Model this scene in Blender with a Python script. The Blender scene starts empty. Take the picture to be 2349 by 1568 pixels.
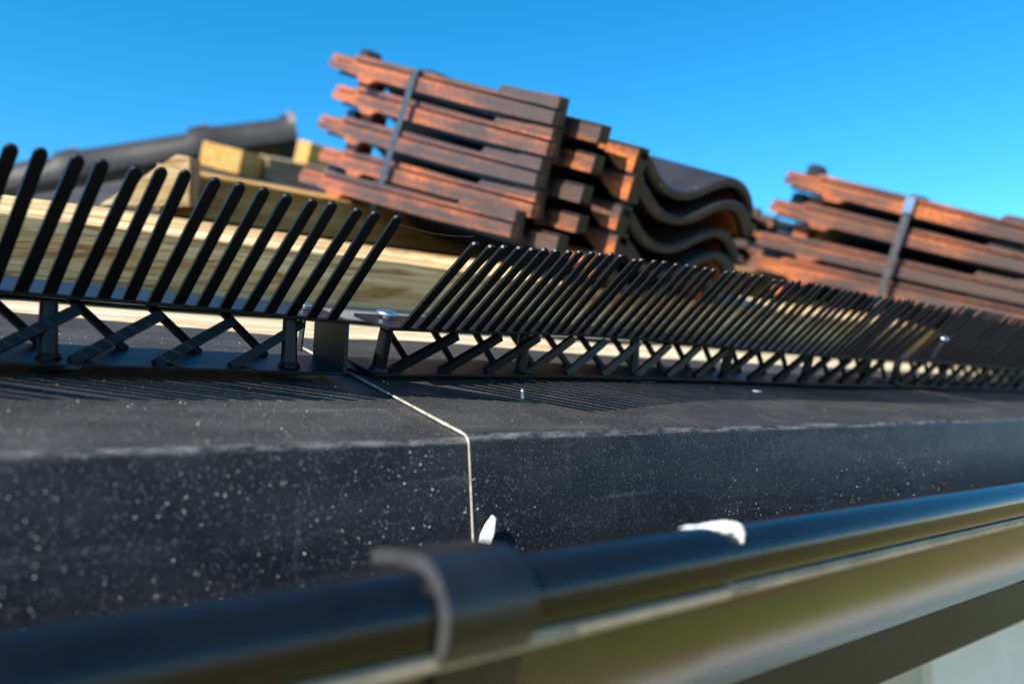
import bpy, bmesh, math, random
from mathutils import Vector, Matrix
random.seed(7)
R_ = math.radians
S = bpy.context.scene
COL = S.collection

# ---------------------------------------------------------------- camera
# world: X runs along the eave, Y points up the roof (inward), Z up, camera at the origin, metres
FPX, PW, PH = 1825.0, 2349.0, 1568.0
PITCH = math.atan(143/1825.0)
YAW = math.atan((3480-PW/2)/FPX*math.cos(PITCH))
fh = Vector((math.cos(YAW), math.sin(YAW), 0)); RIGHT = Vector((math.sin(YAW), -math.cos(YAW), 0))
FWD = fh*math.cos(PITCH)+Vector((0, 0, math.sin(PITCH))); UP = RIGHT.cross(FWD)
cd = bpy.data.cameras.new('camera'); cam = bpy.data.objects.new('camera', cd); COL.objects.link(cam)
cam.matrix_world = Matrix((RIGHT, UP, -FWD)).transposed().to_4x4()
cd.sensor_width = 36; cd.lens = FPX/PW*36; cd.clip_start = .005; cd.clip_end = 2000
cd.dof.use_dof = True; cd.dof.focus_distance = .34; cd.dof.aperture_fstop = 7.2
S.camera = cam

# ---------------------------------------------------------------- sky, sun, exposure
SUNV = Vector((-1.15, -.23, .97)).normalized()
w = bpy.data.worlds.new('World'); S.world = w; w.use_nodes = True
wn = w.node_tree.nodes; wl = w.node_tree.links
sky = wn.new('ShaderNodeTexSky'); sky.sky_type = 'NISHITA'; sky.sun_disc = False
sky.sun_elevation = math.asin(SUNV.z); sky.sun_rotation = math.atan2(SUNV.x, SUNV.y)
sky.altitude = 1500; sky.air_density = 1.0; sky.dust_density = 0.0; sky.ozone_density = 4.0
hs = wn.new('ShaderNodeHueSaturation'); hs.inputs['Saturation'].default_value = 1.33; hs.inputs['Hue'].default_value = .486
bg = wn['Background']; bg.inputs['Strength'].default_value = .128
wl.new(sky.outputs[0], hs.inputs['Color']); wl.new(hs.outputs[0], bg.inputs['Color'])
sl = bpy.data.lights.new('sun', 'SUN'); sl.energy = 5.0; sl.angle = R_(.53); sl.color = (1, .93, .82)
sun = bpy.data.objects.new('sun', sl); COL.objects.link(sun); sun.rotation_euler = SUNV.to_track_quat('Z', 'Y').to_euler()
S.view_settings.view_transform = 'Standard'; S.view_settings.look = 'None'; S.view_settings.gamma = 1
S.view_settings.exposure = 1.05
S.render.engine = 'CYCLES'; S.cycles.use_denoising = True
S.cycles.max_bounces = 6; S.cycles.caustics_reflective = False; S.cycles.caustics_refractive = False

# ---------------------------------------------------------------- pixel -> place
def ray(x, y): return FWD+RIGHT*((x-PW/2)/FPX)+UP*((PH/2-y)/FPX)
def atX(x, y, s): d = ray(x, y); return d*(s/d.x)
def atY(x, y, q): d = ray(x, y); return d*(q/d.y)
def onP(x, y, p, n): d = ray(x, y); return d*(p.dot(n)/d.dot(n))
# flange frame (upper leg of the eave flashing, pitch 15.5 degrees), origin on its bend
TH = R_(15.5); FU = Vector((0, math.cos(TH), math.sin(TH))); FN = Vector((0, -math.sin(TH), math.cos(TH))); FB = Vector((0, .228, -.0118))
def fl(s, v, h): return FB+Vector((s, 0, 0))+FU*v+FN*h
# roof deck frame (pitch 21 degrees)
RP = R_(21); RU = Vector((0, math.cos(RP), math.sin(RP))); RN = Vector((0, -math.sin(RP), math.cos(RP))); D0 = Vector((0, .5, .064))
def dk(s, q, h): return Vector((s, q, .064+(q-.5)*math.tan(RP)))+RN*h

# ---------------------------------------------------------------- materials
def mat(name): m = bpy.data.materials.new(name); m.use_nodes = True; nt = m.node_tree; return m, nt, nt.nodes['Principled BSDF']
def N(nt, t, **k):
    n = nt.nodes.new(t)
    for a, v in k.items():
        if a.startswith('i_'): n.inputs[a[2:].replace('_', ' ')].default_value = v
        else: setattr(n, a, v)
    return n
def ramp(nt, src, stops):
    r = nt.nodes.new('ShaderNodeValToRGB'); cr = r.color_ramp
    while len(cr.elements) < len(stops): cr.elements.new(.5)
    for e, (p, c) in zip(cr.elements, stops):
        e.position = p; e.color = (c, c, c, 1) if isinstance(c, (int, float)) else (*c, 1)
    nt.links.new(src, r.inputs[0]); return r.outputs[0]
def noise(nt, scale, stretch=(1, 1, 1), detail=4, rough=.55, coord='Object', dist=0, off=(0, 0, 0)):
    tc = N(nt, 'ShaderNodeTexCoord'); mp = N(nt, 'ShaderNodeMapping'); mp.inputs['Scale'].default_value = stretch; mp.inputs['Location'].default_value = off
    nt.links.new(tc.outputs[coord], mp.inputs[0])
    n = N(nt, 'ShaderNodeTexNoise'); n.inputs['Scale'].default_value = scale; n.inputs['Detail'].default_value = detail; n.inputs['Roughness'].default_value = rough; n.inputs['Distortion'].default_value = dist
    nt.links.new(mp.outputs[0], n.inputs['Vector']); return n.outputs['Fac']
def mixc(nt, fac, a, b, mode='MIX'):
    m = N(nt, 'ShaderNodeMix', data_type='RGBA', blend_type=mode)
    for sock, v in ((m.inputs[0], fac), (m.inputs[6], a), (m.inputs[7], b)):
        if isinstance(v, (int, float)): sock.default_value = v
        elif isinstance(v, tuple): sock.default_value = (*v, 1)
        else: nt.links.new(v, sock)
    return m.outputs[2]
def math_(nt, op, a, b=None):
    m = N(nt, 'ShaderNodeMath', operation=op)
    for i, v in enumerate((a, b)):
        if v is None: continue
        if isinstance(v, (int, float)): m.inputs[i].default_value = v
        else: nt.links.new(v, m.inputs[i])
    return m.outputs[0]
def bump(nt, b, h, dist, strength=1):
    n = N(nt, 'ShaderNodeBump'); n.inputs['Distance'].default_value = dist; n.inputs['Strength'].default_value = strength
    nt.links.new(h, n.inputs['Height']); nt.links.new(n.outputs[0], b.inputs['Normal'])
def sepxyz(nt):
    tc = N(nt, 'ShaderNodeTexCoord'); s = N(nt, 'ShaderNodeSeparateXYZ'); nt.links.new(tc.outputs['Object'], s.inputs[0]); return s.outputs

def m_flashing():
    m, nt, b = mat('slate_coated_steel')
    xyz = sepxyz(nt)
    film = ramp(nt, noise(nt, 26, (1, 2.2, 2.2), 5, .6), [(.42, 0), (.78, 1)])
    speck = ramp(nt, noise(nt, 1500, (1, 1, 1), 2, .5), [(.62, 0), (.70, 1)])
    streak = ramp(nt, noise(nt, 60, (.12, 3, 3), 3, .6), [(.60, 0), (.72, 1)])
    lit_upper_leg = ramp(nt, math_(nt, 'ADD', math_(nt, 'MULTIPLY', xyz[1], 60), .5), [(.50, 0), (.62, 1)])   # upper leg paler: dust film plus its sunlit tone painted in
    clean = mixc(nt, math_(nt, 'MULTIPLY', lit_upper_leg, math_(nt, 'ADD', math_(nt, 'MULTIPLY', film, .5), .5)), (.0135, .0138, .0160), (.043, .041, .039))
    base = mixc(nt, math_(nt, 'MULTIPLY', film, .09), clean, (.20, .195, .19))
    smear = ramp(nt, noise(nt, 75, (2.2, .25, .25), 4, .6, off=(3, 1, 2)), [(.62, 0), (.80, 1)])
    base = mixc(nt, math_(nt, 'MULTIPLY', smear, .10), base, (.40, .40, .40))
    base = mixc(nt, math_(nt, 'MULTIPLY', speck, .42), base, (.34, .33, .32))
    base = mixc(nt, math_(nt, 'MULTIPLY', streak, .07), base, (.35, .35, .35))
    # scuffed bend line (origin of the object lies on the bend)
    d = math_(nt, 'ADD', math_(nt, 'ABSOLUTE', xyz[1]), math_(nt, 'ABSOLUTE', xyz[2]))
    band = ramp(nt, math_(nt, 'MULTIPLY', d, 100), [(.0, 1), (.10, .7), (.28, 0)])
    wear = ramp(nt, noise(nt, 260, (.3, 1, 1), 6, .75), [(.42, 0), (.64, 1)])
    base = mixc(nt, math_(nt, 'MULTIPLY', math_(nt, 'MULTIPLY', band, wear), .36), base, (.52, .51, .50))
    nt.links.new(base, b.inputs['Base Color']); b.inputs['Roughness'].default_value = .46
    b.inputs['Specular IOR Level'].default_value = .13
    bump(nt, b, noise(nt, 900, (1, 1, 1), 3, .6), .00022, .6)
    return m
def m_simple(name, col, rough, metal=0, spec=.5, var=.25, vscale=40, bscale=0, bdist=0, stretch=(1, 1, 1)):
    m, nt, b = mat(name)
    f = ramp(nt, noise(nt, vscale, stretch, 5, .6), [(.3, 0), (.7, 1)])
    lo = tuple(c*(1-var) for c in col); hi = tuple(min(1, c*(1+var)) for c in col)
    nt.links.new(mixc(nt, f, lo, hi), b.inputs['Base Color'])
    b.inputs['Roughness'].default_value = rough; b.inputs['Metallic'].default_value = metal; b.inputs['Specular IOR Level'].default_value = spec
    if bscale: bump(nt, b, noise(nt, bscale, stretch, 4, .6), bdist)
    return m
def m_wood(name, c_lo, c_hi, c_ring, seed=0, green=.25):
    m, nt, b = mat(name)
    o = (seed, seed*1.7, seed*.6)
    g1 = noise(nt, 34, (.10, 1.6, 1.6), 5, .65, off=o, dist=.4)
    g2 = noise(nt, 220, (.06, 1.4, 1.4), 3, .6, off=o)
    col = mixc(nt, ramp(nt, g1, [(.38, 0), (.60, 1)]), c_lo, c_hi)
    rings = ramp(nt, noise(nt, 40, (.16, 1.5, 2.2), 3, .55, off=(o[0]+3, o[1], o[2]), dist=1.1), [(.50, 0), (.555, 1), (.60, .15), (.68, 0)])
    col = mixc(nt, math_(nt, 'MULTIPLY', rings, .92), col, c_ring)
    col = mixc(nt, math_(nt, 'MULTIPLY', ramp(nt, g2, [(.42, 0), (.66, 1)]), .45), col, tuple(c*.55 for c in c_lo))
    col = mixc(nt, math_(nt, 'MULTIPLY', ramp(nt, noise(nt, 14, (.6, 1, 1), 3, .6, off=o), [(.45, 0), (.7, 1)]), green), col, (.34, .36, .20))
    nt.links.new(col, b.inputs['Base Color']); b.inputs['Roughness'].default_value = .75; b.inputs['Specular IOR Level'].default_value = .2
    h = math_(nt, 'ADD', math_(nt, 'MULTIPLY', g2, .6), noise(nt, 420, (.5, 1, 1), 4, .7, off=o))
    bump(nt, b, h, .0006, .8)
    return m
def m_engobe():
    m, nt, b = mat('dark_engobe_clay')
    f = noise(nt, 30, (1, 1, 1), 5, .6)
    col = mixc(nt, ramp(nt, f, [(.3, 0), (.7, 1)]), (.019, .0145, .014), (.034, .027, .025))
    chip = ramp(nt, noise(nt, 95, (1, 1, 1), 2, .5), [(.735, 0), (.76, 1)])
    col = mixc(nt, chip, col, (.50, .20, .08))
    nt.links.new(col, b.inputs['Base Color']); b.inputs['Roughness'].default_value = .42; b.inputs['Specular IOR Level'].default_value = .45
    bump(nt, b, noise(nt, 300, (1, 1, 1), 3, .6), .0004, .6)
    return m
def m_clayside():
    m, nt, b = mat('terracotta_clay_with_engobe_overspray')
    xyz = sepxyz(nt)
    oi = N(nt, 'ShaderNodeObjectInfo')
    rnd = math_(nt, 'MULTIPLY', oi.outputs['Random'], .20)
    tc = N(nt, 'ShaderNodeTexCoord'); va = N(nt, 'ShaderNodeVectorMath', operation='ADD')
    cmb = N(nt, 'ShaderNodeCombineXYZ'); nt.links.new(math_(nt, 'MULTIPLY', oi.outputs['Random'], 7), cmb.inputs[0]); nt.links.new(math_(nt, 'MULTIPLY', oi.outputs['Random'], 3), cmb.inputs[1])
    nt.links.new(tc.outputs['Object'], va.inputs[0]); nt.links.new(cmb.outputs[0], va.inputs[1])
    n = N(nt, 'ShaderNodeTexNoise'); mp = N(nt, 'ShaderNodeMapping'); mp.inputs['Scale'].default_value = (1, .34, 1.3)
    nt.links.new(va.outputs[0], mp.inputs[0]); nt.links.new(mp.outputs[0], n.inputs['Vector']); n.inputs['Scale'].default_value = 24; n.inputs['Detail'].default_value = 5; n.inputs['Roughness'].default_value = .58
    t = math_(nt, 'ADD', n.outputs['Fac'], math_(nt, 'MULTIPLY', math_(nt, 'SUBTRACT', xyz[1], .24), .55))
    t = math_(nt, 'ADD', t, math_(nt, 'SUBTRACT', rnd, .10))
    e = math_(nt, 'ABSOLUTE', math_(nt, 'SUBTRACT', xyz[2], .0445))
    t = math_(nt, 'ADD', t, math_(nt, 'MULTIPLY', math_(nt, 'SUBTRACT', e, .0035), 22))
    t = math_(nt, 'SUBTRACT', t, math_(nt, 'MULTIPLY', math_(nt, 'GREATER_THAN', xyz[2], .0548), .30))
    fac = ramp(nt, t, [(.37, 0), (.50, .30), (.66, 1)])
    fine = noise(nt, 260, (1, .6, 1), 4, .6)
    clay = mixc(nt, ramp(nt, fine, [(.35, 0), (.65, 1)]), (.25, .066, .022), (.52, .155, .046))
    dark = mixc(nt, fine, (.042, .029, .025), (.098, .062, .050))
    nt.links.new(mixc(nt, fac, dark, clay), b.inputs['Base Color']); b.inputs['Roughness'].default_value = .48; b.inputs['Specular IOR Level'].default_value = .4
    bump(nt, b, fine, .0006, .7)
    return m
def m_lawn():
    m, nt, b = mat('mown_grass_and_soil')
    big = ramp(nt, noise(nt, .55, (1, 1, 1), 4, .55), [(.44, 0), (.56, 1)])
    fine = noise(nt, 40, (1, 1, 1), 4, .7)
    g = mixc(nt, fine, (.16, .185, .014), (.36, .37, .04))
    s = mixc(nt, fine, (.24, .15, .06), (.43, .28, .12))
    nt.links.new(mixc(nt, big, g, s), b.inputs['Base Color']); b.inputs['Roughness'].default_value = .9
    bump(nt, b, fine, .03)
    return m
FLASH = m_flashing()
M = dict(
    cut=m_simple('raw_cut_zinc_edge', (.42, .39, .33), .5, 0, .5, .5, 260),
    plastic=m_simple('black_moulded_plastic', (.0080, .0080, .0092), .38, 0, .24, .3, 60, 1200, .00006),
    gutter=m_simple('black_lacquered_metal', (.0045, .0045, .0055), .16, 0, .42, .3, 30, 900, .00003),
    trough=m_simple('black_lacquer_lawn_tint', (.034, .029, .018), .20, 0, .72, .3, 30, 900, .00004),  # olive base colour paints in the lawn's reflection on the outer face
    bracket=m_simple('black_coated_bracket_steel', (.008, .0085, .010), .30, .0, .5, .3, 60, 700, .00006),
    rim=m_simple('sun_toned_rim', (.30, .235, .17), .42, 0, .3, .3, 90),  # pale colour stands in for the sunlit line along the lip
    bare=m_simple('bracket_edge_highlight', (.10, .10, .105), .3, .5, .5, .3, 120),  # lighter steel tone paints the light caught on the strap's edge
    zinc=m_simple('galvanised_steel', (.62, .64, .66), .32, 1, .5, .2, 300, 500, .0001),
    paint=m_simple('white_paint_drip', (.80, .80, .78), .45, 0, .4, .06, 150, 200, .0004),
    flake=m_simple('dried_white_flake', (.78, .76, .70), .7, 0, .3, .15, 200, 400, .0004),
    membrane=m_simple('grey_roof_underlay', (.16, .155, .15), .75, 0, .3, .3, 40, 300, .0005),
    deck=m_simple('dark_roof_underlay', (.055, .052, .050), .8, 0, .2, .35, 12, 100, .001),
    strap=m_simple('dark_plastic_strapping', (.05, .055, .065), .32, 0, .6, .3, 120, 300, .0002),
    steelstrap=m_simple('grey_steel_strapping', (.12, .12, .115), .36, .6, .5, .3, 120, 300, .0002),
    fascia=m_simple('dark_brown_painted_board', (.028, .022, .017), .55, 0, .4, .3, 12, 120, .0005, (.2, 1, 1)),
    wall=m_simple('white_render', (.84, .80, .77), .85, 0, .2, .06, 6, 150, .002),
    beige=m_simple('beige_painted_trim', (.52, .47, .40), .6, 0, .3, .08, 8),
    paving=m_simple('pale_concrete_paving', (.46, .43, .39), .85, 0, .2, .18, 5, 60, .002),
    grain=m_simple('pale_mineral_dust', (.72, .68, .60), .35, 0, .6, .4, 900),
    bits=m_simple('dark_plastic_reflex', (.03, .03, .03), .4),
    thread=m_simple('spider_silk', (.55, .55, .55), .4),
    clip=m_simple('galvanised_ridge_clip', (.15, .135, .13), .55, 0, .5, .25, 60),
    ridge=m_simple('matt_anthracite_clay', (.024, .0215, .0215), .5, 0, .35, .3, 22, 120, .0008),
    engobe=m_engobe(), clay=m_clayside(), lawn=m_lawn(),
    batten=m_wood('treated_pine_batten', (.47, .29, .115), (.76, .57, .31), (.24, .075, .015), 1.3, .06),
    batten2=m_wood('honey_pine_batten', (.40, .21, .055), (.56, .34, .12), (.22, .09, .02), 4.1, .05),
    board=m_wood('pale_sawn_board', (.46, .35, .21), (.76, .68, .52), (.42, .24, .10), 7.7, .45),
    yellow=m_wood('fresh_yellow_pine', (.50, .27, .07), (.64, .39, .13), (.36, .16, .04), 2.2, .0),
    greywood=m_wood('weathered_brown_pine', (.24, .17, .10), (.38, .29, .19), (.15, .09, .05), 5.2, .1),
)

# ---------------------------------------------------------------- mesh helpers
class MB:
    def __init__(s): s.v = []; s.f = []; s.m = []
    def add(s, vs, fs, mi=0):
        o = len(s.v); s.v += [tuple(v) for v in vs]; s.f += [tuple(i+o for i in f) for f in fs]; s.m += [mi]*len(fs); return s
    def box(s, x0, x1, y0, y1, z0, z1, mi=0):
        return s.add([(x0, y0, z0), (x1, y0, z0), (x1, y1, z0), (x0, y1, z0), (x0, y0, z1), (x1, y0, z1), (x1, y1, z1), (x0, y1, z1)],
                     [(0, 3, 2, 1), (4, 5, 6, 7), (0, 1, 5, 4), (1, 2, 6, 5), (2, 3, 7, 6), (3, 0, 4, 7)], mi)
    def bar(s, a, b, wv, tv, mi=0):   # square bar a->b, half width vectors
        a, b, wv, tv = map(Vector, (a, b, wv, tv))
        vs = [p+i*wv+j*tv for p in (a, b) for i, j in ((-1, -1), (1, -1), (1, 1), (-1, 1))]
        return s.add(vs, [(3, 2, 1, 0), (4, 5, 6, 7)]+[(i, (i+1) % 4, 4+(i+1) % 4, 4+i) for i in range(4)], mi)
    def tube(s, a, b, r0, r1, n=16, mi=0):
        a, b = Vector(a), Vector(b); d = (b-a).normalized(); t = d.orthogonal().normalized(); k = d.cross(t)
        vs = [p+(t*math.cos(2*math.pi*i/n)+k*math.sin(2*math.pi*i/n))*r for p, r in ((a, r0), (b, r1)) for i in range(n)]
        return s.add(vs, [tuple(reversed(range(n))), tuple(range(n, 2*n))]+[(i, (i+1) % n, n+(i+1) % n, n+i) for i in range(n)], mi)
    def prism(s, poly, axis, t0, t1, mi=0):   # poly of 2D points, extruded along axis 0/1/2
        def P(p, t):
            if axis == 0: return (t, p[0], p[1])
            if axis == 1: return (p[0], t, p[1])
            return (p[0], p[1], t)
        n = len(poly)
        return s.add([P(p, t0) for p in poly]+[P(p, t1) for p in poly],
                     [tuple(range(n)), tuple(reversed(range(n, 2*n)))]+[(i, n+i, n+(i+1) % n, (i+1) % n) for i in range(n)], mi)
    def sheet(s, rows, thick=None, mi=0):   # rows: list of equal-length lists of points; thick: normal offset function
        m, n = len(rows), len(rows[0]); f = [(i*n+j, i*n+j+1, (i+1)*n+j+1, (i+1)*n+j) for i in range(m-1) for j in range(n-1)]
        if not thick: return s.add([p for r in rows for p in r], f, mi)
        lo = [[thick(p, i, j) for j, p in enumerate(r)] for i, r in enumerate(rows)]; k = m*n
        fs = f+[tuple(k+i for i in reversed(q)) for q in f]
        for i in range(m-1): fs += [(i*n, (i+1)*n, k+(i+1)*n, k+i*n), ((i+1)*n+n-1, i*n+n-1, k+i*n+n-1, k+(i+1)*n+n-1)]
        for j in range(n-1): fs += [(j+1, j, k+j, k+j+1), ((m-1)*n+j, (m-1)*n+j+1, k+(m-1)*n+j+1, k+(m-1)*n+j)]
        return s.add([p for r in rows for p in r]+[p for r in lo for p in r], fs, mi)
    def mesh(s, name, mats, smooth=None):
        me = bpy.data.meshes.new(name); me.from_pydata(s.v, [], s.f)
        for x in (mats if isinstance(mats, (list, tuple)) else [mats]): me.materials.append(x)
        me.polygons.foreach_set('material_index', s.m)
        bm = bmesh.new(); bm.from_mesh(me); bmesh.ops.recalc_face_normals(bm, faces=bm.faces); bm.to_mesh(me); bm.free()
        if smooth is not None:
            me.polygons.foreach_set('use_smooth', [True]*len(me.polygons)); me.set_sharp_from_angle(angle=R_(smooth))
        return me
    def build(s, name, mats, parent=None, smooth=None, bevel=0):
        return link(name, s.mesh(name, mats, smooth), parent, bevel)
def link(name, me, parent=None, bevel=0):
    o = bpy.data.objects.new(name, me); COL.objects.link(o); o.parent = parent
    if bevel:
        b = o.modifiers.new('bevel', 'BEVEL'); b.width = bevel; b.segments = 2; b.limit_method = 'ANGLE'; b.angle_limit = R_(40)
    return o
def tag(o, label=None, cat=None, group=None, kind=None):
    for k, v in (('label', label), ('category', cat), ('group', group), ('kind', kind)):
        if v: o[k] = v
    return o
def empty(name, loc, rot=(0, 0, 0)):
    o = bpy.data.objects.new(name, None); o.empty_display_size = .02; COL.objects.link(o); o.location = loc; o.rotation_euler = rot; return o
def arc(cx, cy, r, a0, a1, n): return [(cx+r*math.cos(R_(a0+(a1-a0)*i/n)), cy+r*math.sin(R_(a0+(a1-a0)*i/n))) for i in range(n+1)]

# ================================================================ setting
GZ = -2.75
g = MB().add([(-90, -120, GZ), (110, -120, GZ), (110, 60, GZ), (-90, 60, GZ)], [(0, 1, 2, 3)]).build('lawn', M['lawn']); tag(g, 'lawn with bare soil patches below the eave', 'lawn', kind='structure')
pv = empty('paving', (0, 0, GZ)); tag(pv, 'pale paving strip along the house wall', 'paving', kind='structure')
slab = MB().box(.01, .59, -.59, -.01, 0, .05).mesh('paving_slab', M['paving'])
for i in range(-4, 16):
    o = link('paving_slab', slab, pv); o.location = (i*.6, .6, 0)
# house wall under the eave
hw = empty('house_wall', (0, .6, GZ)); tag(hw, 'white rendered house wall below the gutter with beige trim', 'wall')
MB().box(1.37, 9, 0, .12, 0, 2.45).build('wall_panel', M['wall'], hw)
MB().box(1.297, 1.369, -.012, .12, 0, 2.45).build('trim_board', M['wall'], hw)
MB().box(-3, 1.296, .004, .12, 0, 2.45).build('beige_panel', M['beige'], hw)
fb = MB().box(-3, 9, 0, .022, 0, .145).build('fascia_board', M['fascia'], None, None, .002); fb.location = (0, .246, -.1665)
tag(fb, 'dark brown fascia board behind the gutter', 'fascia')
sf = MB().box(-3, 9, 0, .37, 0, .015).build('soffit_board', M['fascia']); sf.location = (0, .27, -.150); tag(sf, 'dark soffit board between fascia and house wall', 'soffit')

# roof deck with its cut edge towards the left hip, and the far wing
de = MB()
pl = [(-1.2, .40), (-1.2, .62), (.07, .775), (1.22, 2.85), (7, 5.2), (7, .40)]
top = [dk(s, q, 0) for s, q in pl]; bot = [p-RN*.02 for p in top]; n_ = len(pl)
de.add(top+bot, [tuple(range(n_)), tuple(reversed(range(n_, 2*n_)))]+[(i, n_+i, n_+(i+1) % n_, (i+1) % n_) for i in range(n_)])
tag(de.build('roof_deck', M['deck']), kind='structure')

# ================================================================ eave flashing (two lapped lengths)
def flashing(name, s0, s1, lift, topedge, label):
    root = empty(name, FB+Vector((s0, 0, 0))); tag(root, label, 'flashing', 'lapped lengths of eave flashing')
    # profile in (Y,Z) relative to the bend: leg, rounded bend, flange
    prof = [(-.0066, -.070), (-.0041, -.038), (-.0008, -.0028), (-.0003, -.0014), (.0006, -.0004), (.0016, .0003)]
    xs = [0]+[i*.012 for i in range(1, 26) if i*.012 < s1-s0-.01]+([.45, .8, 1.3, 2.2, 3.2] if s1-s0 > 1.2 else [])+[s1-s0]
    xs = sorted(x for x in xs if x <= s1-s0)
    rows = []
    for x in xs:
        wob = .0004*math.sin((x+s0)*19)+.0003*math.sin((x+s0)*47)
        r = [Vector((x, y+wob*(1 if z < -.01 else 0), z)) for y, z in prof]
        e = topedge(x+s0)
        for t in (.03, .10, .3, .55, .8, 1): r.append(Vector((x, 0, 0))+FU*(e*t)+FN*(.0004*math.sin((x+s0)*26)*t))
        rows.append([p+FN*lift+Vector((0, -lift*.6, 0)) for p in r])
    o = MB().sheet(rows, lambda p, i, j: p-FN*.0011+Vector((0, .0009, 0))).build('sheet', FLASH, root, 50)
    return root, rows
left, _ = flashing('eave_flashing', -1.0, .178, 0, lambda s: .178+max(0, .112-s)**1.15*1.6 if s > -.05 else .33, 'slate grey eave flashing sheet left of the pale seam')
right, rr = flashing('eave_flashing', .1608, 6.0, .0013, lambda s: .166+.012*math.exp(-((s-.24)/.06)**2), 'slate grey eave flashing sheet right of the pale seam')
# raw cut end of the right-hand sheet, seen as the pale seam
edge = MB(); r0 = rr[0]
a_ = [p+Vector((-.0003, 0, 0))+(FN*.00012 if j > 3 else Vector((0, -.00012, 0))) for j, p in enumerate(r0)]
b_ = [p+Vector((.0002, 0, 0)) for p in a_]
edge.sheet([a_, b_], lambda p, i, j: p-FN*(.0007+.00015*math.sin(j*2.1))+Vector((0, .0006, 0)))
tag(edge.build('cut_edge', M['cut'], right, 50), 'pale raw cut edge of the sheet')

# ================================================================ gutter
def gutter(s0, s1, k, lip, label):
    root = empty('gutter', (s0, .182, -.0335)); tag(root, label, 'gutter', 'lengths of black half-round gutter')
    c = Vector((.182, -.0335)); L = s1-s0
    rad = .0585+k
    a0 = 180+math.degrees(math.asin((.0468-.0335)/rad))
    outer = arc(0, 0, rad, a0, 350, 34)
    inner = arc(0, 0, rad-.0012, 350, a0-6, 34)
    MB().prism(outer+inner, 0, 0, L).build('trough', M['trough'], root, 35)
    bx, bz = .1287-c.x, -.0386-c.y
    bead = arc(bx, bz, .0076+k, -75, 235, 32)
    MB().prism(bead+[(bead[0][0], bead[0][1]+.002)], 0, -.0001, L).build('bead', M['gutter'], root, 35)
    ex, ez = outer[0]
    x0 = bx-.0060-k-lip*.3
    MB().prism([(x0+.0002, bz-.0056), (x0, bz-.0080), (x0+.0006, bz-.0088), (x0+.0026, bz-.0088), (x0+.0026, bz-.0052)], 0, -.0002, L-.0001).build('lip', M['rim'], root, None, .0003)
    return root
gutter(-.6, .1655, .0007, .0012, 'near length of glossy black half-round gutter under the bracket')
gutter(.1657, 6.0, 0, .0004, 'far length of glossy black half-round gutter running to the right')
# brackets
def bracket(s, label):
    root = empty('gutter_bracket', (s, .182, -.0335)); tag(root, label, 'bracket', 'gutter brackets')
    cx, cy = .1287-.182, -.0386+.0335
    pth = [(-.0365, .0040), (-.045, .0054)]+arc(cx, cy, .0107, 82, 205, 12)+[(-.0598, -.0135)]+arc(0, 0, .0612, 194, 345, 24)
    inn = []
    for i, p in enumerate(pth):
        a = Vector(pth[max(0, i-1)]); b = Vector(pth[min(len(pth)-1, i+1)]); t = (b-a).normalized(); inn.append((p[0]-t.y*.0024, p[1]+t.x*.0024))
    MB().prism(pth+list(reversed(inn)), 0, 0, .0205).build('strap', M['bracket'], root, 35, .0005)
    k = 16
    MB().prism([(p[0]*1.003, p[1]*1.003+.0002) for p in pth[:k]]+list(reversed(inn[:k])), 0, -.0006, -.0001).build('edge_highlight', M['bare'], root, 35)  # thin strip added as the painted highlight along the left edge
    return root
bracket(.080, 'black gutter bracket with a painted edge highlight clipped over the bead'); bracket(.470, 'distant gutter bracket at the right edge under the gutter')

# ================================================================ eave combs
def lerp(tab, x):
    if x <= tab[0][0]: return tab[0][1:]
    for a, b in zip(tab, tab[1:]):
        if x <= b[0]:
            t = (x-a[0])/(b[0]-a[0]); return tuple(p+(q-p)*t for p, q in zip(a[1:], b[1:]))
    return tab[-1][1:]
def tooth_mesh():
    L, hw, dp = .0605, .00212, .0015; m = MB()
    pr = [(-hw, 0), (hw, 0), (hw*.92, L-hw)]+[(hw*.92*math.cos(R_(a)), L-hw+hw*math.sin(R_(a))) for a in (30, 60, 90, 120, 150)]+[(-hw*.92, L-hw)]
    n = len(pr); d0, d1 = -dp/2, dp/2
    vs = [(x, d0*(1 if y < .02 else .8), y) for x, y in pr]+[(x, d1*(1 if y < .02 else .8), y) for x, y in pr]
    m.add(vs, [tuple(range(n)), tuple(reversed(range(n, 2*n)))]+[(i, n+i, n+(i+1) % n, (i+1) % n) for i in range(n)])
    return m.mesh('tooth', M['plastic'])
TOOTH = tooth_mesh()
FRONT_BAR = MB().bar((0, 0, 0), (.0295, 0, .0190), Vector((-.0195, 0, .030)).normalized()*.0019, (0, .0016, 0)).mesh('lattice_bar', M['plastic'])
REAR_BAR = MB().bar((0, 0, .0195), (.0190, 0, 0), Vector((.0195, 0, .0190)).normalized()*.0014, (0, .0012, 0)).mesh('rear_lattice_bar', M['plastic'])
pm = MB().tube((0, 0, .0012), (0, .0004, .0245), .0034, .0029, 18); pm.tube((0, 0, .0048), (0, 0, .0066), .0046, .0038, 18)
POST = pm.mesh('post', M['plastic'], 40)
FOOT = MB().prism([(-.012, .014), (.004, -.009), (.009, -.009), (.009, -.006), (-.004, .016)], 2, .0003, .0016).mesh('foot', M['plastic'])
HT, H0 = .0262, .0048
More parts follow.
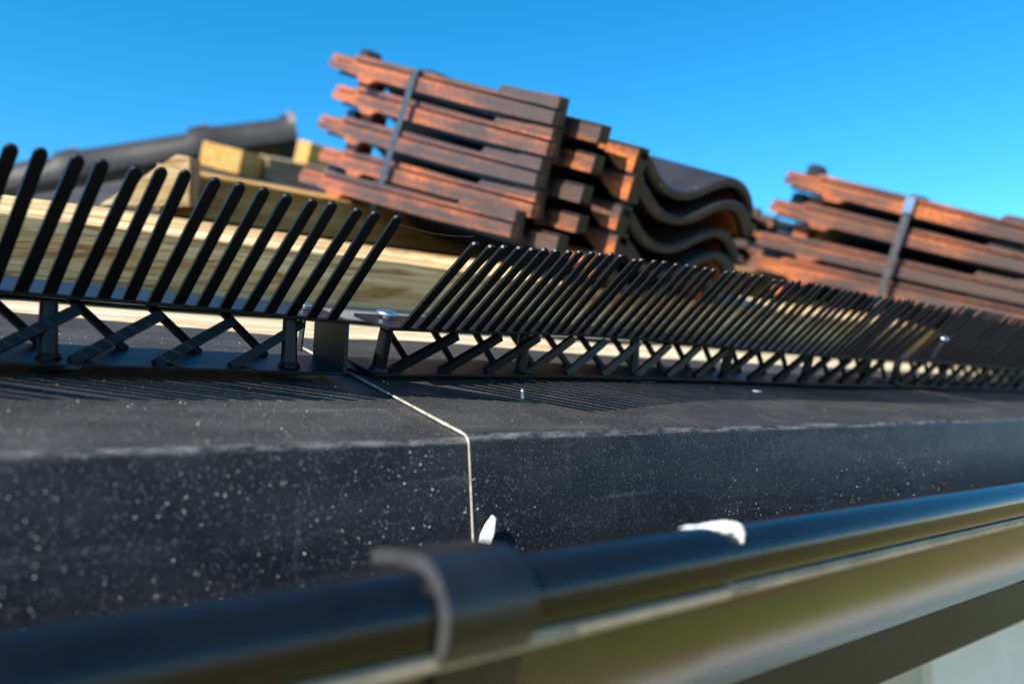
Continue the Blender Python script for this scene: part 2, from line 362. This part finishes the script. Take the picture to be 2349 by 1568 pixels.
def comb(s0, s1, tab, vt, vb, label, endwall, lead=.009):
    """tab rows: s, tip ds, tip v, tip h; vt / vb: front edge of top and base plate along s (flange frame)"""
    L = s1-s0; root = empty('eave_comb', fl(s0, 0, 0), (TH, 0, 0)); tag(root, label, 'eave comb', 'black plastic eave combs')
    D = .0325
    def wav(x): return .0004*math.sin(x*17+s0*31)
    n = max(8, int(L/.02)); xs = [L*i/n for i in range(n+1)]
    T = lambda x: lerp(vt, x+s0)[0]
    Bv = lambda x: lerp(vb, x+s0)[0]
    for nm, h, t, a, V in (('top_plate', HT, .0016, 1, T), ('base_plate', H0, .0013, .25, Bv)):
        MB().sheet([[Vector((x, V(x), h+a*wav(x))), Vector((x, V(x)+D, h+a*wav(x)))] for x in xs], lambda p, i, j: p-Vector((0, 0, t))).build(nm, M['plastic'], root, None, .0003)
    nb = int(L/.0272)
    for k in range(nb):
        x = .010+k*.0272; tilt = -math.atan2(T(x)-Bv(x), .0205)
        if x+.030 < L:
            o = link('lattice_bar', FRONT_BAR, root); o.location = (x, Bv(x)+.0055, H0-.0004); o.rotation_euler = (tilt, 0, 0)
        if x+.0005+.0195 < L:
            o = link('rear_lattice_bar', REAR_BAR, root); o.location = (x+.003, Bv(x)+D-.004, H0-.0004); o.rotation_euler = (tilt, 0, 0)
    x = .0045
    if endwall: x = (L-.022) % .085
    while x < L-.002:
        o = link('post', POST, root); o.location = (x, Bv(x)+.0075, 0); o.rotation_euler = (-math.atan2(T(x)-Bv(x), .024)*.8, 0, 0); o2 = link('foot', FOOT, o); x += .085
    if endwall:
        MB().prism([(Bv(L)+.0005, H0), (Bv(L)+D-.001, H0), (T(L)+D-.001, HT-.0016), (T(L)+.0005, HT-.0016)], 0, L-.0018, L-.0001).build('end_wall', M['plastic'], root)
    x = lead
    while x < L-.006:
        ds, tv, th = lerp(tab, x+s0)
        base = Vector((x, T(x)+.0014, HT+wav(x)-.0008)); d = Vector((ds, tv-base.y, th-base.z))
        d = (d+Vector((random.gauss(0, .00055), random.gauss(0, .0007), 0))).normalized()
        xa = (Vector((1, 0, 0))-d*d.x).normalized(); ya = d.cross(xa)
        o = link('tooth', TOOTH, root); o.matrix_local = Matrix.Translation(base) @ Matrix((xa, ya, d)).transposed().to_4x4()
        x += .00835
    return root
T1 = [(-.4, .008, .055, .0745), (.03, .0078, .051, .0745), (.07, .0066, .0534, .0755), (.10, .0055, .049, .0745), (.1415, .003, .042, .0734)]
T2 = [(.172, -.001, .0275, .069), (.19, -.0015, .029, .069), (.2484, -.003, .0435, .0707), (.2774, -.004, .049, .071), (.31, -.004, .051, .071), (.35, -.005, .053, .070), (.394, -.005, .053, .0697), (.443, -.005, .050, .0695), (.52, -.005, .046, .0685), (.63, -.005, .050, .069)]
T3 = [(.63, -.005, .052, .074), (.70, -.005, .052, .070), (.85, -.006, .050, .069), (1.2, -.006, .050, .069)]
V1 = [(-.34, .090), (.03, .0875), (.07, .0885), (.10, .0865), (.15, .0795)]
B1 = [(-.34, .077), (.03, .077), (.15, .0755)]
V2 = [(.165, .071), (.19, .0735), (.2484, .0835), (.29, .089), (.35, .0885), (.394, .0865), (.443, .083), (.52, .078), (.63, .083)]
B2 = [(.165, .0755), (.25, .081), (.42, .085), (.52, .080), (.63, .083)]
V3 = [(.64, .083), (1.6, .083)]
comb(-.34, .1512, T1, V1, B1, 'near eave comb at left with a closed end wall beside the seam', True, .0075)
comb(.1645, .632, T2, V2, B2, 'eave comb in the middle starting at the large nail head', False, .0085)
comb(.640, 1.10, T3, V3, V3, 'far eave comb at the right edge beyond the middle one', False, .007)

# ================================================================ wood under and behind the combs
bd = MB().box(-1.0, 6.0, 0, .125, -.018, -.0012).build('eave_board', M['board'], None, None, .001); bd.location = fl(0, .145, -.0012); bd.rotation_euler = (TH, 0, 0)
tag(bd, 'pale sawn eave board showing as a sunlit strip below the combs', 'board')
um = MB(); rows = []
for i in range(60):
    s = -.5+i*.05; e = .240+.006*math.sin(s*13)+.004*math.sin(s*37)
    rows.append([fl(s, e, .0012+.0008*math.sin(s*60)), fl(s, .275, .0016), dk(s, .505, .0022)+FN*.001])
um.sheet(rows, lambda p, i, j: p-FN*.0006).build('roof_underlay', M['membrane'], None, 40)
tag(bpy.data.objects['roof_underlay'], 'grey underlay strip between eave board and lowest batten', 'underlay')
def batten(name, m, s0, s1, q, zc, wd, ht, label, pitch=RP, yaw=0, cut=0, grp='tile battens'):
    b = MB(); pr = [(0, 0), (wd, 0), (wd, ht), (0, ht)]; L = s1-s0
    n = max(2, int(L/.08)); rows = []
    for i in range(n+1):
        x = L*i/n; rows.append([Vector((x, y+.0006*math.sin(x*33+z*90), z+.0007*math.sin(x*21+y*40))) for y, z in pr+[pr[0]]])
    b.sheet(rows); b.add(rows[0][:4], [(0, 1, 2, 3)]); b.add(rows[-1][:4], [(3, 2, 1, 0)])
    if cut: b.v = [(v[0]+(cut*(v[2]/ht) if v[0] < 1e-6 else 0), v[1], v[2]) for v in b.v]
    o = b.build(name, M[m], None, None, .0012); o.location = (s0, q, zc); o.rotation_euler = (pitch, 0, yaw)
    return tag(o, label, 'batten', grp)
batten('tile_batten', 'batten', -1.0, 6.0, .500, .0665, .066, .036, 'lowest treated tile batten right behind the combs')
batten('tile_batten', 'batten2', .206, 6.0, .800, .183, .045, .042, 'honey brown tile batten under the heads of the nearer tile stack')
batten('tile_batten', 'greywood', .53, 6.0, 1.385, .405, .05, .040, 'weathered tile batten with pale top left of the nearer stack')
# splintered offcut at the end of the second batten
oc = MB().prism([(0, 0), (.080, .001), (.082, .046), (.070, .048), (.030, .020)], 1, 0, .035).build('wood_offcut', M['batten'], None, None, .001)
oc.location = dk(.150, .80, .003); oc.rotation_euler = (RP*.6, 0, R_(-32)); tag(oc, 'pale wedge-shaped wood offcut beside the end of the second batten', 'wood offcut')
yb = MB().box(0, .12, 0, .08, 0, .042).build('wood_offcut', M['yellow'], None, None, .0015)
yb.location = dk(.47, 1.36, .004); yb.rotation_euler = (RP*.8, R_(-8), R_(38)); tag(yb, 'yellow pine block lying below the ridge tiles', 'wood offcut')
rb_ = MB().box(0, .09, 0, .05, 0, .05).build('wood_offcut', M['yellow'], None, None, .0015)
rb_.location = dk(.66, 1.52, .03); rb_.rotation_euler = (RP, 0, R_(10)); tag(rb_, 'small yellow wood end peeking over the weathered batten', 'wood offcut')

# ================================================================ roof tiles
def tile_mesh():
    m = MB()
    # outer rib on the left side: outline in (length, normal); notched raised block towards the tail
    o = [(0, .0405), (.12, .0385), (.31, .0385), (.325, .0330), (.350, .0330), (.356, .0385), (.372, .0395), (.435, .0405), (.437, .0570), (.380, .0570), (.372, .0605), (.20, .0585), (.088, .0565), (.083, .0615)]
    for i in range(5): o += [(.080-i*.009, .0622), (.0765-i*.009, .0607)]
    o += [(.030, .0628), (.002, .0628)]
    led = []
    m.prism(o, 0, .0075, .0130, 0)
    up = [(.436, .0520), (.436, .0570)]+o[9:]+[(.002, .0532), (.370, .0550), (.376, .0520)]
    m.prism(up, 0, .0028, .0080, 1)
    # outer lower face, leaving a lit ledge above
    lo = [(x, z) for x, z in o[:8]]+[(.437, .0500), (.376, .0500), (.370, .0525), (.0, .0505)]
    m.prism(lo, 0, 0, .0078, 1)
    # second and third ribs with staggered tails
    m.prism([(-.027, .0370), (.41, .0370), (.41, .0510), (-.027, .0510)], 0, .028, .0385, 0); m.prism([(-.0268, .0360), (.40, .0360), (.40, .0485), (-.0275, .0485)], 0, .0272, .0282, 1)
    m.box(.012, .074, .008, .43, .0355, .0425, 0)
    m.prism([(-.040, .0200), (-.022, .0200), (.0, .0330), (.40, .0330), (.40, .0430), (-.040, .0430)], 0, .062, .074, 0); m.prism([(-.0398, .0220), (-.024, .0220), (-.001, .0340), (.3, .0340), (.3, .0405), (-.0405, .0405)], 0, .0610, .0622, 1)
    # pan and roll
    key = [(.060, .034), (.070, .031), (.080, .022), (.092, .0125), (.106, .0085), (.120, .0095), (.134, .0165), (.148, .0265), (.162, .0325), (.174, .0335), (.186, .0300), (.196, .0225), (.203, .0130), (.206, .0080)]
    key = [(.066+(x-.060)*1.15, z+.009) for x, z in key]
    pts = []
    for a, b in zip(key, key[1:]):
        for t in (0, .5): pts.append((a[0]+(b[0]-a[0])*t, a[1]+(b[1]-a[1])*t))
    pts.append(key[-1])
    for _ in range(2): pts = [pts[0]]+[(pts[i][0], (pts[i-1][1]+2*pts[i][1]+pts[i+1][1])/4) for i in range(1, len(pts)-1)]+[pts[-1]]
    rows = []
    for l, dz in ((-.040, -.0022), (-.0385, -.0006), (-.035, 0), (.1, 0), (.25, 0), (.40, 0), (.42, -.002)):
        rows.append([Vector((x, l, z+dz)) for x, z in pts])
    nrm = []
    for i in range(len(pts)):
        a, b = pts[max(0, i-1)], pts[min(len(pts)-1, i+1)]; t = Vector((b[0]-a[0], b[1]-a[1])).normalized(); nrm.append(Vector((t.y, 0, -t.x)))
    m.sheet(rows, lambda p, i, j: p+nrm[j]*(.0090 if 1 < i < 6 else .0055), 0)
    # clay showing on the underside of the roll
    m.sheet([[Vector((x, l, z))+nrm[i]*.0107 for i, (x, z) in enumerate(pts) if i > 12] for l in (-.029, .4)], None, 1)
    me = m.mesh('body', [M['engobe'], M['clay']], 32)
    nib = MB().prism([(.396, .0560), (.426, .0560), (.424, .0690), (.414, .0715), (.404, .0690)], 0, .030, .048).mesh('nib', M['engobe'])
    hook = MB().prism([(.372, .012), (.396, .012), (.400, .034), (.368, .034)], 0, .024, .044).mesh('hanging_nib', M['clay'])
    return me, nib, hook
TILE, NIB, HOOK = tile_mesh()
def tile(P, pitch, yaw, label, grp, sc=1.0, roll=0):
    """P: lower tail corner of the outer rib"""
    R = Matrix.Rotation(yaw, 3, 'Z') @ Matrix.Rotation(pitch, 3, 'X') @ Matrix.Rotation(roll, 3, 'Y')
    root = empty('roof_tile', P-R @ Vector((0, 0, .0405*sc))); root.rotation_euler = R.to_euler(); root.scale = (1, 1, sc)
    tag(root, label, 'roof tile', grp)
    for nm, me in (('body', TILE), ('nib', NIB), ('hanging_nib', HOOK)): link(nm, me, root)
    return root
def Z2(x, y): return ((740+x*.51086)*.91758, (100+y*.51086)*.91758)
def Z4(x, y): return ((1760+x*.40816)*.91758, (380+y*.40816)*.91758)
orde = ['topmost', 'second from top', 'third from top', 'fourth from top', 'bottom']
for i, (t, pt) in enumerate(zip([(1250, 412), (1220, 565), (1165, 715), (1145, 868), (1045, 965)], (24.6, 23.3, 21.6, 19.9, 18.5))):
    tile(atY(*Z2(*t), .46+.009*i), R_(pt), R_((.6, -.8, .4, -.5, .3)[i]), orde[i]+' clay tile of the nearer stack with the dark strap', 'tiles of the nearer strapped stack', roll=R_((.4, -.3, .2, -.4, .2)[i]))
for i, (h, sl_) in enumerate(zip([(490, 190), (400, 360), (320, 560), (270, 700)], (.245, .24, .225, .215))):
    s = 1.1; H = atX(*Z4(*h), s); t = Z4(h[0]+1735, h[1]+1735*sl_); d = ray(*t).normalized(); tt = H.dot(d); r2 = (H-d*tt).length_squared
    T = d*(tt-math.sqrt(max(0, .435**2-r2))); e = H-T
    tile(T, math.asin(e.z/e.length), math.atan2(-e.x, e.y), ['topmost', 'second from top', 'third from top', 'bottom'][i]+' orange-sided tile of the strapped stack at right', 'tiles of the right strapped stack', 1.22)
for i in range(4):
    q = .86+.012*i; P = atY(1690-13*i, 478+37*i, q)
    tile(P, R_(22-i), R_((1, -1, .5, 0)[i]), ['topmost', 'second', 'third', 'lowest'][i]+' dark tile of the small stack in the gap between the two strapped stacks', 'tiles of the stack in the gap', .9)
# straps round the stacks
def strap(name, m, pts, wv, wd, label, seal=None):
    root = empty(name, pts[0]); tag(root, label, 'strap'); wv = wv.normalized()*wd/2; b = MB(); c = sum(pts, Vector())/len(pts); o0 = Vector(root.location)
    rows = [[p-wv-o0, p+wv-o0] for p in pts+[pts[0]]]
    b.sheet(rows, lambda p, i, j: p+((c-o0)-p).normalized()*.0008).build('band', M[m], root)
    if seal is not None:
        a, bb = seal; d = (bb-a).normalized()
        MB().bar(a-o0, bb-o0, wv*1.25, d.cross(wv).normalized()*.0016).build('seal', M['zinc'], root, None, .0004)
    return root
def strap_pts(top, bottom, s, pitch, wdt, drop):
    ln = Vector((0, -math.sin(pitch), math.cos(pitch)))
    a, b = atX(*top, s-.0025), atX(*bottom, s-.0025); e = Vector((1, 0, 0))
    bb = b-ln*drop
    return [a, a+e*.010+ln*.0045, a+e*.03+ln*.004, a+e*.175-ln*.020, a+e*.2-ln*.026, a+e*.211-ln*.04, bb+e*.211-ln*.018, bb+e*.10-ln*.02, bb]
ax = RU
p1 = strap_pts(Z2(582, 152), Z2(378, 805), .4025, R_(22), .2, .006)
strap('strapping_band', 'strap', p1, ax, .0125, 'dark strap tied round the nearer tile stack')
p2 = strap_pts(Z4(1275, 275), Z4(1062, 925), 1.062, R_(22), .2, .006)
strap('strapping_band', 'steelstrap', p2, ax, .0105, 'grey steel strap with a shiny seal round the right tile stack', (p2[0]-Vector((.002, 0, .002)), p2[0]+(p2[-1]-p2[0]).normalized()*.022-Vector((.002, 0, 0))))

# ================================================================ ridge tiles on the far wing
def cp(x, y, d): return ray(x, y)*d
J = [cp(-130, 447, 2.2), cp(182, 392, 2.28), cp(479, 337, 2.36), cp(676, 306, 2.42)]
names = ['ridge tile at the left edge behind the comb teeth', 'middle ridge tile between two metal clips', 'last ridge tile with an open upper end left of the tile stack']
for i in range(3):
    a, b = J[i], J[i+1]; d = (b-a).normalized(); side = d.cross(Vector((0, 0, 1))).normalized(); up = side.cross(d); L = (b-a).length
    root = empty('ridge_tile', a); tag(root, 'dark anthracite '+names[i], 'ridge tile', 'ridge tiles along the far hip')
    root.matrix_world = Matrix.Translation(a) @ Matrix((d, -side, up)).transposed().to_4x4()
    rows = []
    for t, r in ((-.045, .083), (.004, .085), (.022, .077), (L*.5, .073), (L-.040, .070), (L-.034, .079), (L+.004, .080)):
        rows.append([Vector((t, r*math.cos(R_(k)), r*1.0*math.sin(R_(k))-.022)) for k in range(-15, 196, 14)])
    MB().sheet(rows, lambda p, i, j: Vector((p.x, p.y*.85, (p.z+.022)*.85-.022))).build('body', M['ridge'], root, 40)
    rows = [[Vector((t, 0.0815*math.cos(R_(k)), 0.0815*math.sin(R_(k))-.022)) for k in range(20, 161, 14)] for t in (L-.012, L+.008)]
    MB().sheet(rows, lambda p, i, j: Vector((p.x, p.y*.96, (p.z+.022)*.96-.022))).build('clip', M['clip'], root, 40)
    MB().bar((L-.007, .0, .05), (L+.004, .0, .066), (0, .012, 0), (.010, 0, -.004)).build('clip_tongue', M['clip'], root, None, .001)
a, b = J[0]-Vector((.5, .1, .25)), J[3]+Vector((.02, .03, -.05))
wg = MB().add([a, b, b+Vector((.9, -.3, -.20)), b+Vector((1.0, 1.2, -.9)), a+Vector((-.3, 1.2, -.9)), J[0]+Vector((0, 0, -.03)), J[3]+Vector((-.02, 0, -.03))], [(5, 6, 3, 4), (5, 0, 1, 6), (6, 1, 2, 3)]).build('far_wing_roof', M['deck']); tag(wg, kind='structure')

# ================================================================ nails, drips, dust
def nail(P, n, r, label, m='zinc', shank=.006):
    root = empty('nail', P); root.rotation_euler = n.to_track_quat('Z', 'Y').to_euler(); tag(root, label, 'nail', 'nails and screws')
    k = 20; v = []; pr = [(r*.98, 0), (r, r*.12), (r*.86, r*.30), (r*.45, r*.40), (0.0001, r*.42)]
    rows = [[Vector((x*math.cos(2*math.pi*i/k), x*math.sin(2*math.pi*i/k), z)) for i in range(k+1)] for x, z in pr]
    MB().sheet(rows).build('head', M[m], root, 60)
    MB().tube((0, 0, -shank), (0, 0, .0002), r*.4, r*.4, 10).build('shank', M[m], root, 40)
    return root
nail(fl(.1765, .0955, HT+.0012), FN, .0050, 'large galvanised nail head on the corner of the middle comb', shank=.02)
nail(fl(.1415, .104, HT+.001), FN, .0030, 'small nail head between the last teeth of the left comb', shank=.02)
nail(fl(.652, .075, HT+.0190)+Vector((0, -.012, 0)), Vector((-.3, -.6, .7)).normalized(), .0034, 'tiny bright nail head on the far comb', shank=.02)
nail(atY(*((770.8+445*.3906), (513.9+318*.3906)), .4985), Vector((-.2, -1, .25)).normalized(), .0032, 'slanted nail driven into the face of the lowest batten', shank=.012)

def blob(name, pts, m, label, cat, loc=Vector((0, 0, 0)), sub=2):
    bm = bmesh.new()
    for p, r in pts: bmesh.ops.create_icosphere(bm, subdivisions=3, radius=1, matrix=Matrix.Translation(p) @ Matrix.Diagonal((*r, 1)))
    me = bpy.data.meshes.new(name); bm.to_mesh(me); bm.free(); me.materials.append(M[m]); me.polygons.foreach_set('use_smooth', [True]*len(me.polygons))
    o = link(name, me); o.location = loc
    rm = o.modifiers.new('r', 'REMESH'); rm.mode = 'VOXEL'; rm.voxel_size = .00035; rm.use_smooth_shade = True
    sm = o.modifiers.new('s', 'SMOOTH'); sm.iterations = 6; sm.factor = .6
    return tag(o, label, cat)
bc = Vector((0, .1287, -.0386)); rb = .0080
def onbead(s, a, r=rb): return bc+Vector((s, -r*math.cos(R_(a)), r*math.sin(R_(a))))
blob('paint_drip', [(onbead(.1570, 96), (.0016, .0014, .0005)), (onbead(.1588, 94), (.0022, .0016, .0008)), (onbead(.1612, 90), (.0021, .0012, .0007)), (onbead(.1636, 86), (.0024, .0016, .0009)), (onbead(.1660, 78), (.0028, .0024, .0014)),
                    (onbead(.1682, 70), (.0032, .0030, .0019)), (onbead(.1702, 66), (.0032, .0032, .0018)), (onbead(.1706, 50), (.0018, .0018, .0012)), (onbead(.1702, 36), (.0005, .0006, .0009))],
     'paint', 'white paint drip on the gutter bead at its joint', 'paint drip')
ff = MB(); cc = atX(1096, 1228, .1650)
pr = [(-.0010, -.0085), (.0016, -.0045), (.0030, .0020), (.0028, .0075), (.0012, .0085), (-.0008, .0050), (-.0022, .0010), (-.0026, -.0030)]
ff.prism(pr, 1, -.0011, -.0002); fo = ff.build('dry_flake', M['flake'], None, None, .0003); fo.location = (cc.x, .2225, cc.z); fo.rotation_euler = (R_(-4), R_(10), R_(-18))
fo.scale = (.95, 1, .92); tag(fo, 'white dry flake stuck beside the lower end of the seam', 'flake')
sb = MB().prism([(-.004, -.0008), (.003, -.0012), (.005, .0006), (-.002, .0012)], 2, .0005, .0012).build('wood_chip', M['flake'], None, None, .0002); sb.location = fl(.425, .067, .0013); sb.rotation_euler = (TH, 0, R_(-12))
tag(sb, 'pale wood chip on the flashing in front of the comb', 'wood chip')
sb = MB().prism([(-.0008, -.001), (.0008, -.001), (.0004, .0035), (-.0003, .004)], 1, -.0005, .0005).build('wood_chip', M['flake'], None, None, .0002); sb.location = fl(.224, .049, .0015); tag(sb, 'tiny upright pale splinter on the flashing', 'wood chip')

dm = MB()
def grain(P, r):
    k = [Vector((random.gauss(0, 1), random.gauss(0, 1), random.gauss(0, 1))).normalized() for _ in range(2)]
    a = k[0]; b = a.orthogonal().normalized(); c = a.cross(b)
    vs = [P+a*r, P-a*r*.8, P+b*r, P-b*r, P+c*r*.8, P-c*r]
    dm.add(vs, [(0, 2, 4), (0, 4, 3), (0, 3, 5), (0, 5, 2), (1, 4, 2), (1, 3, 4), (1, 5, 3), (1, 2, 5)])
for _ in range(9500):
    s = -.06+1.1*random.random()**1.7; r = min(.00034, .00010*math.exp(random.gauss(0, .55)))
    lf = .0013 if s > .1608 else .0002
    if random.random() < .62:
        z = -.0035-.058*random.random(); grain(Vector((s, .228-.0008-lf*.6+(z+.0028)*.1-.0001, -.0118+z+lf)), r)
    else: grain(fl(s, .003+.155*random.random(), lf+r*.3), r)
o = dm.build('dust_grains', M['grain']); tag(o, 'pale dust grains strewn over the dark flashing', 'dust', kind='stuff')
# a spider thread from the left comb to the middle comb
A, B_ = atX(915, 515, .146), atX(1085, 543, .182); tm = MB()
tp = [A.lerp(B_, i/10)-Vector((0, 0, .0012*math.sin(math.pi*i/10))) for i in range(11)]
for p, q in zip(tp, tp[1:]): tm.tube(p, q, .000014, .000014, 5)
tag(tm.build('spider_thread', M['thread']), 'fine spider thread strung between the two comb ends', 'spider thread')
